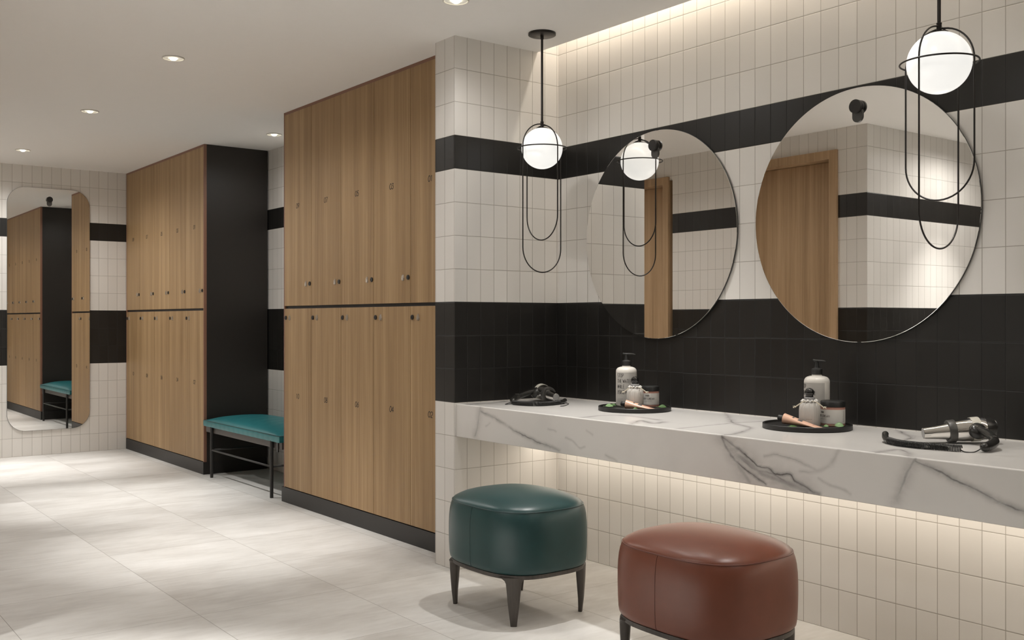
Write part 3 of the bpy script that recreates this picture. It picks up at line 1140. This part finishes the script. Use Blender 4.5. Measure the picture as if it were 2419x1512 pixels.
def make_pump(x, y, rz, label):
    t = thing('pump_bottle', label, 'bottle', (x, y, TF), rz, 'white pump bottles')
    R = .0495
    bm = bmesh.new()
    lathe(bm, [(0, 0.0002), (R - .006, 0.0002), (R - .0015, .003), (R, .008), (R, .166), (R - .0005, .171), (R - .0025, .1765), (R - .006, .1815), (R - .012, .1855), (R - .021, .1885), (.0205, .1898), (.0195, .1908), (.0195, .1945), (0, .1945)], 64)
    build('body', bm, M['bottle'], t, True, 45)
    bm = bmesh.new(); wrap_panel(bm, R, -1.25, 1.25, .016, .1635)
    lab = build('label_panel', bm, M['label'], t, True, 40)
    bm = bmesh.new()
    for row, txt in enumerate(('STOP', 'THE WATER', 'WHILE', 'USING ME')):
        st, w = strokes(txt, .0170, .0080, .0011, .45)
        for pl in st:
            ribbon(bm, pl, .0017, cyl_fn(R + .0004, .1405 - row * .0262, -1.05), .0003)
    build('lettering', bm, M['ink'], lab)
    bm = bmesh.new()
    for row in range(3):
        st, w = strokes('------'[: 6 - row], .004, .0045, .0008)
        for pl in st:
            ribbon(bm, pl, .0012, cyl_fn(R + .0004, .036 - row * .007, -1.02), .0003)
    build('small_print', bm, M['tube_dark'], lab)
    bm = bmesh.new()
    lathe(bm, [(0, .1946), (.0205, .1946), (.0212, .196), (.0212, .2155), (.0200, .2175), (.0130, .2195), (.0095, .222), (.0070, .236), (.0060, .246), (0, .246)], 40)
    build('collar', bm, M['pump'], t, True, 40)
    bm = bmesh.new()
    lathe(bm, [(0, .2461), (.0085, .2461), (.0085, .2500), (0, .2505)], 20)
    pts = spline([(0, -.017, .2525), (0, -.008, .2500), (0, .006, .2495), (0, .020, .2497), (0, .034, .2490), (0, .042, .2470)], 5)
    tube(bm, [(p.x, p.y, p.z) for p in pts], [.0022 + .0022 * math.sin(PI * min(1, i / (len(pts) - 1) + .15)) for i in range(len(pts))], 10)
    build('pump_head', bm, M['pump'], t, True, 50)
    return t


def make_flask(x, y, rz, label):
    t = thing('glass_flask', label, 'bottle', (x, y, TF), rz, 'corded cloth covered flasks')
    R = .041
    N = 96
    prof = [(.97, .0003, .1), (1.0, .006, .3), (1.0, .045, .4), (.995, .060, .6), (.96, .074, .9), (.88, .084, 1.2), (.76, .091, 1.5), (.66, .0945, 1.6)]
    bm = bmesh.new()
    rings = []
    for sc, z, pl in prof:
        ring = []
        for i in range(N):
            a = 2 * PI * i / N
            pleat = .0018 * pl * (math.sin(26 * a) + .6 * math.sin(11 * a + 1.3)) * .6
            rr = R * sc + pleat - .0014
            ring.append(bm.verts.new((rr * math.cos(a), rr * math.sin(a), z)))
        rings.append(ring)
    for a, b in zip(rings[:-1], rings[1:]):
        for i in range(N):
            bm.faces.new((a[i], a[(i + 1) % N], b[(i + 1) % N], b[i]))
    bm.faces.new(rings[0]); bm.faces.new(rings[-1])
    build('cloth_cover', bm, M['cloth'], t, True)
    bm = bmesh.new()
    pts = []
    for i in range(150):
        a = 2 * PI * i / 150
        rr = .0268 + .0030 * math.sin(13 * a) + .0016 * math.sin(29 * a + .6)
        pts.append((rr * math.cos(a), rr * math.sin(a), .0985 + .0030 * math.cos(11 * a + .8) + .0010 * math.sin(27 * a)))
    tube(bm, pts, .0033, 8, True)
    build('frill', bm, M['frill'], t, True)
    bm = bmesh.new()
    lathe(bm, [(0, .0946), (.0205, .0946), (.0205, .111), (.0190, .1125), (0, .1125)], 32)
    build('neck', bm, M['neck'], t, True, 40)
    bm = bmesh.new()
    rb = .0182
    lathe(bm, [(0, .1126), (.0145, .1126), (.0150, .115)] + [(rb * math.sin(a), .1305 - rb * math.cos(a)) for a in [math.radians(50 + 130 * i / 18) for i in range(19)]], 40)
    build('ball_stopper', bm, M['ball'], t, True)
    # cord tied round the neck, two loose knotted ends
    bm = bmesh.new()
    for s in (-1, 1):
        for d in (0, .0032):
            p = spline([(.006 * s, -.028, .0985), (s * .022, -.031, .0975), (s * .036, -.036, .090 - d), (s * .052, -.041, .0785 - d * .6)], 6)
            tube(bm, p, .0011, 6)
        kx, ky, kz = s * .055, -.0415, .0765
        for q in range(3):
            lathe(bm, [(.0028 * math.sin(PI * i / 6), -.0028 * math.cos(PI * i / 6)) for i in range(7)], 8, Matrix.Translation((kx + .0030 * (q - 1), ky, kz + .0018 * ((q * 2) % 3 - 1))), cap=False)
        for q in (-1, 1):
            tube(bm, [(kx, ky, kz), (kx + s * .004, ky - .001, kz + q * .0035), (kx + s * .0075, ky - .001, kz + q * .0025)], .0009, 5)
    build('cord', bm, M['cord'], t, True)
    bm = bmesh.new()
    st, w = strokes('------', .0035, .0035, .0006)
    for pl in st:
        ribbon(bm, pl, .0012, cyl_fn(R + .0008, .028, -PI / 2 - .35), .0003)
    build('small_print', bm, M['ink'], t)
    return t


def make_jar(x, y, rz, label):
    t = thing('cream_jar', label, 'jar', (x, y, TF), rz, 'cream jars with black lids')
    R = .0458
    bm = bmesh.new()
    lathe(bm, [(0, .0002), (R - .003, .0002), (R, .003), (R, .0735), (R - .002, .0755), (0, .0755)], 64)
    build('body', bm, M['pinkband'], t, True, 40)
    bm = bmesh.new(); wrap_panel(bm, R, -PI, PI, .0115, .0655, .0005, 64)
    lab = build('label_panel', bm, M['jar'], t, True, 40)
    bm = bmesh.new()
    for txt, hz, wd, z, sw, a in (('INDO', .0055, .0042, .0520, .0014, -.62), ('BODY CREAM', .0085, .0055, .0362, .0012, -1.05), ('------------', .0035, .0022, .0275, .0011, -.85)):
        st, w = strokes(txt, hz, wd, .0012)
        for pl in st:
            ribbon(bm, pl, sw, cyl_fn(R + .0005, z, a), .0003)
    build('lettering', bm, M['ink'], lab)
    bm = bmesh.new()
    for i in range(12):
        st, w = strokes('---', .002, .0022, .0006)
        for pl in st:
            ribbon(bm, pl, .0011, cyl_fn(R + .0005, .018 + i * .0037, 1.50), .0003)
    build('small_print', bm, M['tube_dark'], lab)
    bm = bmesh.new()
    RL = R + .0012
    lathe(bm, [(0, .0756), (RL, .0756), (RL, .0945), (RL - .002, .0975), (RL - .006, .0985), (RL - .009, .0978), (0, .0978)], 64)
    build('lid', bm, M['pump'], t, True, 40)
    return t


def make_tube(p0, p1, label):
    """p0: centre of the thick end, p1: crimped end (world)."""
    p0, p1 = Vector(p0), Vector(p1)
    d = p1 - p0
    L = d.length
    t = thing('cosmetic_tube', label, 'tube', p0, math.atan2(d.y, d.x), 'peach tubes lying on the trays')
    tilt = math.atan2(d.z, math.hypot(d.x, d.y))
    RM = Matrix.Rotation(-tilt, 4, 'Y')

    def sect(s):
        k = s / L
        w = .0195 + .0045 * k
        h = .0195 * (1 - k) + .0012
        return w, h
    N = 32

    def skin(bm, s0, s1, a0, a1, off, n=8, m=N):
        rows = []
        for i in range(n + 1):
            s = s0 + (s1 - s0) * i / n
            w, h = sect(s)
            rows.append([bm.verts.new(RM @ Vector((s, (w + off) * math.sin(a0 + (a1 - a0) * j / m), (h + off) * math.cos(a0 + (a1 - a0) * j / m)))) for j in range(m + 1)])
        for i in range(n):
            for j in range(m):
                bm.faces.new((rows[i][j], rows[i][j + 1], rows[i + 1][j + 1], rows[i + 1][j]))
        return rows
    bm = bmesh.new()
    rows = skin(bm, 0, L, 0, 2 * PI, 0, 20)
    bmesh.ops.remove_doubles(bm, verts=bm.verts[:], dist=1e-5)
    be = [e for e in bm.edges if e.is_boundary]
    bmesh.ops.holes_fill(bm, edges=be, sides=0)
    build('body', bm, M['tube'], t, True, 60)
    bm = bmesh.new()
    lathe(bm, [(.0125, 0), (.0125, .004), (.0105, .005), (.0115, .0055), (.0105, .022), (.0095, .0235), (0, .0235)], 24, RM @ Matrix.Rotation(-PI / 2, 4, 'Y'))
    build('cap', bm, M['pump'], t, True, 40)
    bm = bmesh.new()
    for s0, s1, a0, a1 in ((.036, .043, .25, 1.35), (.060, .078, .15, 1.45)):
        skin(bm, s0, s1, a0, a1, .0004, 2, 10)
    for s0, s1, a0, a1 in ((.036, .043, -.6, -.05), (.060, .078, -.8, -.05)):
        skin(bm, s0, s1, a0, a1, .0004, 2, 10)
    build('print_block', bm, M['tube_dark'], t)
    bm = bmesh.new()
    for s0, s1, a0, a1 in ((.024, .026, .4, 1.3), (.0285, .0300, .5, 1.2), (L - .022, L - .019, .3, 1.0), (L - .030, L - .028, -.3, .4)):
        skin(bm, s0, s1, a0, a1, .0004, 2, 8)
    build('red_print', bm, M['tube_red'], t)
    return t


def make_leaf(x, y, rz, L, label, mat, lift=.004, tilt=28):
    L *= .74
    ti = math.radians(tilt)
    t = thing('leaf', label, 'leaf', (x, y, TF + L * .33 * math.sin(ti) + .0003), rz, 'leaves scattered on the trays')
    t.rotation_euler = (ti, 0, rz)
    bm = bmesh.new()
    n, m = 12, 6
    rows = []
    for k, zz in ((0, .0010), (1, 0.0)):
        r = []
        for i in range(n + 1):
            u = i / n
            w = L * .36 * math.sin(PI * min(1, u * .96 + .02)) ** .8
            r.append([bm.verts.new(((u - .5) * L, w * (2 * j / m - 1), zz + .0004 + lift * math.sin(PI * u) + .10 * abs(w * (2 * j / m - 1)))) for j in range(m + 1)])
        rows.append(r)
    for r in rows:
        for i in range(n):
            for j in range(m):
                bm.faces.new((r[i][j], r[i][j + 1], r[i + 1][j + 1], r[i + 1][j]))
    for j in (0, m):
        for i in range(n):
            bm.faces.new((rows[0][i][j], rows[0][i + 1][j], rows[1][i + 1][j], rows[1][i][j]))
    for i in (0, n):
        for j in range(m):
            bm.faces.new((rows[0][i][j], rows[0][i][j + 1], rows[1][i][j + 1], rows[1][i][j]))
    build('blade', bm, mat, t, True)
    bm = bmesh.new(); tube(bm, [(-.5 * L - .012, 0, .0016), (-.5 * L, 0, .0020), (0, 0, .0022 + lift), (.45 * L, 0, .0020)], [.0008, .0008, .0006, .0003], 6)
    build('stem', bm, M['leaf_light'], t, True)
    return t


def frame(cx_, cy_, ux, uy):
    """position on a tray: r to the right of the viewer's line, w away from the viewer"""
    def f(r, w):
        return (cx_ + r * -uy * -1 + w * ux, cy_ + r * -ux + w * uy)
    return f


# left tray (beside the pillar) and right tray
T1 = frame(-3.425, 3.328, -.718, .696)
T2 = frame(-2.444, 3.309, -.594, .8044)
make_tray(-3.425, 3.328, 'round black tray left of the two, nearer the pillar')
make_tray(-2.444, 3.309, 'round black tray right of the two, under the nearer mirror')

a1 = math.atan2(-.70, .716)       # direction from tray 1 towards the viewer
a2 = math.atan2(-.8044, .594)
make_pump(*T1(-.039, .076), a1 + .10, 'white pump bottle with printed lettering on the left tray')
make_pump(*T2(.0375, .096), a2 - .62, 'white pump bottle on the right tray, grey label turned to the left')
make_flask(*T1(.002, -.010), a1 + PI / 2, 'pleated cloth flask with black ball stopper on the left tray')
make_flask(*T2(.009, -.028), a2 + PI / 2, 'pleated cloth flask with black ball stopper on the right tray')
make_jar(*T1(.070, .078), a1 + .20, 'white and pink cream jar with black lid on the left tray')
make_jar(*T2(.0965, .012), a2 - .60, 'white and pink cream jar with black lid on the right tray')
p, q = T1(-.040, -.066), T1(.092, -.102)
make_tube((p[0], p[1], TF + .0215), (q[0], q[1], TF + .0022), 'peach cosmetic tube with black cap lying on the left tray')
p, q = T2(-.086, -.058), T2(.050, -.113)
make_tube((p[0], p[1], TF + .0300), (q[0], q[1], TF + .0022), 'peach cosmetic tube with black cap lying on the right tray')
make_leaf(*T1(-.118, -.010), a1 + 1.7, .050, 'pale green leaf at the left rim of the left tray', M['leaf_light'])
make_leaf(*T1(-.100, .062), a1 + 1.3, .034, 'dark green leaf behind the pump bottle edge on the left tray', M['leaf'])
make_leaf(*T1(.128, -.030), a1 + 1.5, .050, 'dark green leaf at the right rim of the left tray', M['leaf'])
make_leaf(*T1(.004, -.128), a1 + 1.9, .030, 'small dark leaf in front of the tube on the left tray', M['leaf'])
make_leaf(*T2(-.052, -.108), a2 + 1.8, .044, 'dark green leaf under the tube on the right tray', M['leaf'], .002, 12)
make_leaf(*T2(.118, -.064), a2 + 1.6, .046, 'light green leaf in front of the jar on the right tray', M['leaf_light'], .004, 42)
make_leaf(*T2(.070, -.068), a2 + 1.4, .026, 'tiny yellowish leaf between tube and jar on the right tray', M['leaf_light'], .003, 35)

# ================================================================== HAIR DRYERS


def make_dryer(x, y, rz, flip, label, cordpts, coil, rest, bend=0.0):
    """local frame: the nozzle points to -x, the handle to -y; flip mirrors x."""
    t = thing('hair_dryer', label, 'hair dryer', (x, y, CT), rz, 'black and chrome hair dryers')
    sx = -1 if flip else 1
    zc = .0474
    tilt = math.radians(5.5)
    # the axis runs along +x from nozzle tip (x=-.155) to the back (x=.105); tilted a little nose-down
    AX = Matrix.Scale(sx, 4, (1, 0, 0)) @ Matrix.Translation((0, 0, zc)) @ Matrix.Rotation(-tilt, 4, 'Y') @ Matrix.Rotation(PI / 2, 4, 'Y')

    def part(name, prof, mat, seg=48, ang=35):
        bm = bmesh.new()
        lathe(bm, [(r, z) for r, z in prof], seg, AX)
        return build(name, bm, mat, t, True, ang)
    part('nozzle', [(0, -.1535), (.0170, -.1535), (.0182, -.155), (.0190, -.1545), (.0195, -.150), (.0225, -.115), (.0265, -.085), (.0300, -.066), (0, -.066)], M['chrome'])
    part('nozzle_face', [(0, -.1556), (.0165, -.1556), (.0165, -.1530), (0, -.1530)], M['neck'], 32)
    part('collar', [(.0300, -.074), (.0375, -.074), (.0385, -.072), (.0392, -.052), (.0385, -.050), (.0360, -.049), (.0280, -.049), (.0280, -.072), (.0300, -.074)], M['dryer_grey'])
    part('barrel', [(0, -.052), (.0345, -.052), (.0372, -.030), (.0392, -.004), (.0400, .018), (.0392, .036), (.0370, .052), (.0345, .062), (0, .062)], M['chrome'])
    part('band', [(.0380, .003), (.0414, .003), (.0416, .006), (.0416, .029), (.0412, .031), (.0380, .031), (.0380, .003)], M['dryer_cream'])
    part('rear_cap', [(.0350, .050), (.0384, .050), (.0372, .060), (.0345, .072), (.0305, .081), (.0285, .0815), (.0290, .0835), (.0255, .0845), (.0260, .0862), (.0215, .0868), (.0215, .0885), (.0140, .0890), (0, .0892)], M['dryer_black'])
    # pivot hub on the -y side and bent handle going down to the counter
    hub = Matrix.Scale(sx, 4, (1, 0, 0)) @ Matrix.Translation((.014, -.035, zc - .002)) @ Matrix.Rotation(math.radians(50), 4, 'X')
    bm = bmesh.new()
    lathe(bm, [(0, -.006), (.0285, -.006), (.0300, 0), (.0285, .010), (.0235, .017), (.0140, .021), (0, .022)], 40, hub)
    build('hub', bm, M['dryer_black'], t, True, 40)
    bm = bmesh.new()
    hp = [(.014, -.046, zc + .006), (.022, -.082, zc), (.026, -.130, .0365), (.014, -.182, .0265), (-.020, -.226, .0185), (-.038, -.243, .0172)]
    hp = [(a + bend * i / 5, b + (.03 if bend else 0) * i / 5, c) for i, (a, b, c) in enumerate(hp)]
    hp = [(sx * a, b, c) for a, b, c in hp]
    pts = spline(hp, 6)
    n = len(pts)
    tube(bm, pts, [.0115 + .0040 * min(1, i / (n * .6)) for i in range(n)], 18)
    h = build('handle', bm, M['dryer_black'], t, True, 50)
    e = pts[-1]
    bm = bmesh.new()
    dd = (pts[-1] - pts[-3]).normalized()
    tube(bm, [e - dd * .001, e + dd * .006, e + dd * .012, e + dd * .016], [.0150, .0145, .0110, .0060], 16)
    build('handle_end', bm, M['dryer_black'], h, True, 50)
    # switch
    bm = bmesh.new(); box(bm, -.004, .004, -.010, .010, 0, .003, .001)
    s = pts[int(n * .55)]
    for v in bm.verts:
        v.co = v.co + Vector((s.x, s.y, s.z + .0145))
    build('switch', bm, M['dryer_grey'], h)
    # cord in world coordinates relative to the thing
    inv = Matrix.Translation((x, y, CT)) @ Matrix.Rotation(rz, 4, 'Z')
    inv = inv.inverted()
    ew = inv.inverted() @ (e + dd * .014)
    bm = bmesh.new()
    path = [ew] + [Vector(p) for p in cordpts]
    tube(bm, [inv @ p for p in spline(path, 8)], .0019, 8)
    axis = spline(coil, 30)
    d = [0]
    for a, b in zip(axis[:-1], axis[1:]):
        d.append(d[-1] + (b - a).length)
    L = d[-1]
    turns = int(L / .0047)
    hel = []
    K = turns * 14
    j = 0
    for i in range(K + 1):
        sL = L * i / K
        while j < len(d) - 2 and d[j + 1] < sL:
            j += 1
        f = (sL - d[j]) / max(1e-9, d[j + 1] - d[j])
        c = axis[j].lerp(axis[j + 1], f)
        tg = (axis[j + 1] - axis[j]).normalized()
        s1 = tg.cross(Vector((0, 0, 1))).normalized()
        s2 = s1.cross(tg)
        th = 2 * PI * turns * i / K
        hel.append(inv @ (c + .0095 * (math.cos(th) * s1 + math.sin(th) * s2)))
    tube(bm, hel, .0019, 6)
    build('cord', bm, M['cable'], t, True)
    bm = bmesh.new()
    rp = spline(rest['sleeve'], 6)
    tube(bm, [inv @ p for p in rp], .0112, 14)
    build('cord_sleeve', bm, M['dryer_black'], t, True, 50)
    bm = bmesh.new()
    tube(bm, [inv @ p for p in spline(rest['wire'], 8)], .0018, 8)
    build('wire_end', bm, M['cable'], t, True)
    return t


zc_ = CT + .0118
make_dryer(-1.810, 3.352, math.radians(48), False, 'chrome and black hair dryer at the right end of the counter',
           [(-1.672, 3.128, CT + .0022), (-1.690, 3.105, CT + .0022), (-1.706, 3.108, CT + .006)],
           [(-1.706, 3.112, zc_), (-1.760, 3.092, zc_), (-1.830, 3.078, zc_), (-1.905, 3.082, zc_), (-1.965, 3.110, zc_ + .002)],
           dict(sleeve=[(-1.960, 3.107, zc_ + .001), (-1.985, 3.128, zc_ + .003), (-2.003, 3.150, zc_ + .008), (-2.014, 3.168, zc_ + .015)],
                wire=[(-1.955, 3.112, CT + .004), (-1.930, 3.165, CT + .0025), (-1.895, 3.205, CT + .002), (-1.860, 3.225, CT + .002)]))
make_dryer(-4.086, 3.312, math.radians(-14), True, 'black hair dryer in the corner beside the pillar, nozzle to the right',
           [(-4.045, 3.035, CT + .0022), (-4.030, 3.036, CT + .0030), (-4.018, 3.050, CT + .006)],
           [(-4.010, 3.056, zc_), (-3.950, 3.060, zc_), (-3.890, 3.085, zc_), (-3.865, 3.130, zc_), (-3.868, 3.190, zc_), (-3.885, 3.255, zc_)],
           dict(sleeve=[(-3.884, 3.250, zc_), (-3.895, 3.285, zc_ + .001), (-3.915, 3.315, zc_ + .004)],
                wire=[(-3.915, 3.315, CT + .006), (-3.870, 3.300, CT + .002), (-3.800, 3.215, CT + .002), (-3.790, 3.180, CT + .002)]), -.062)
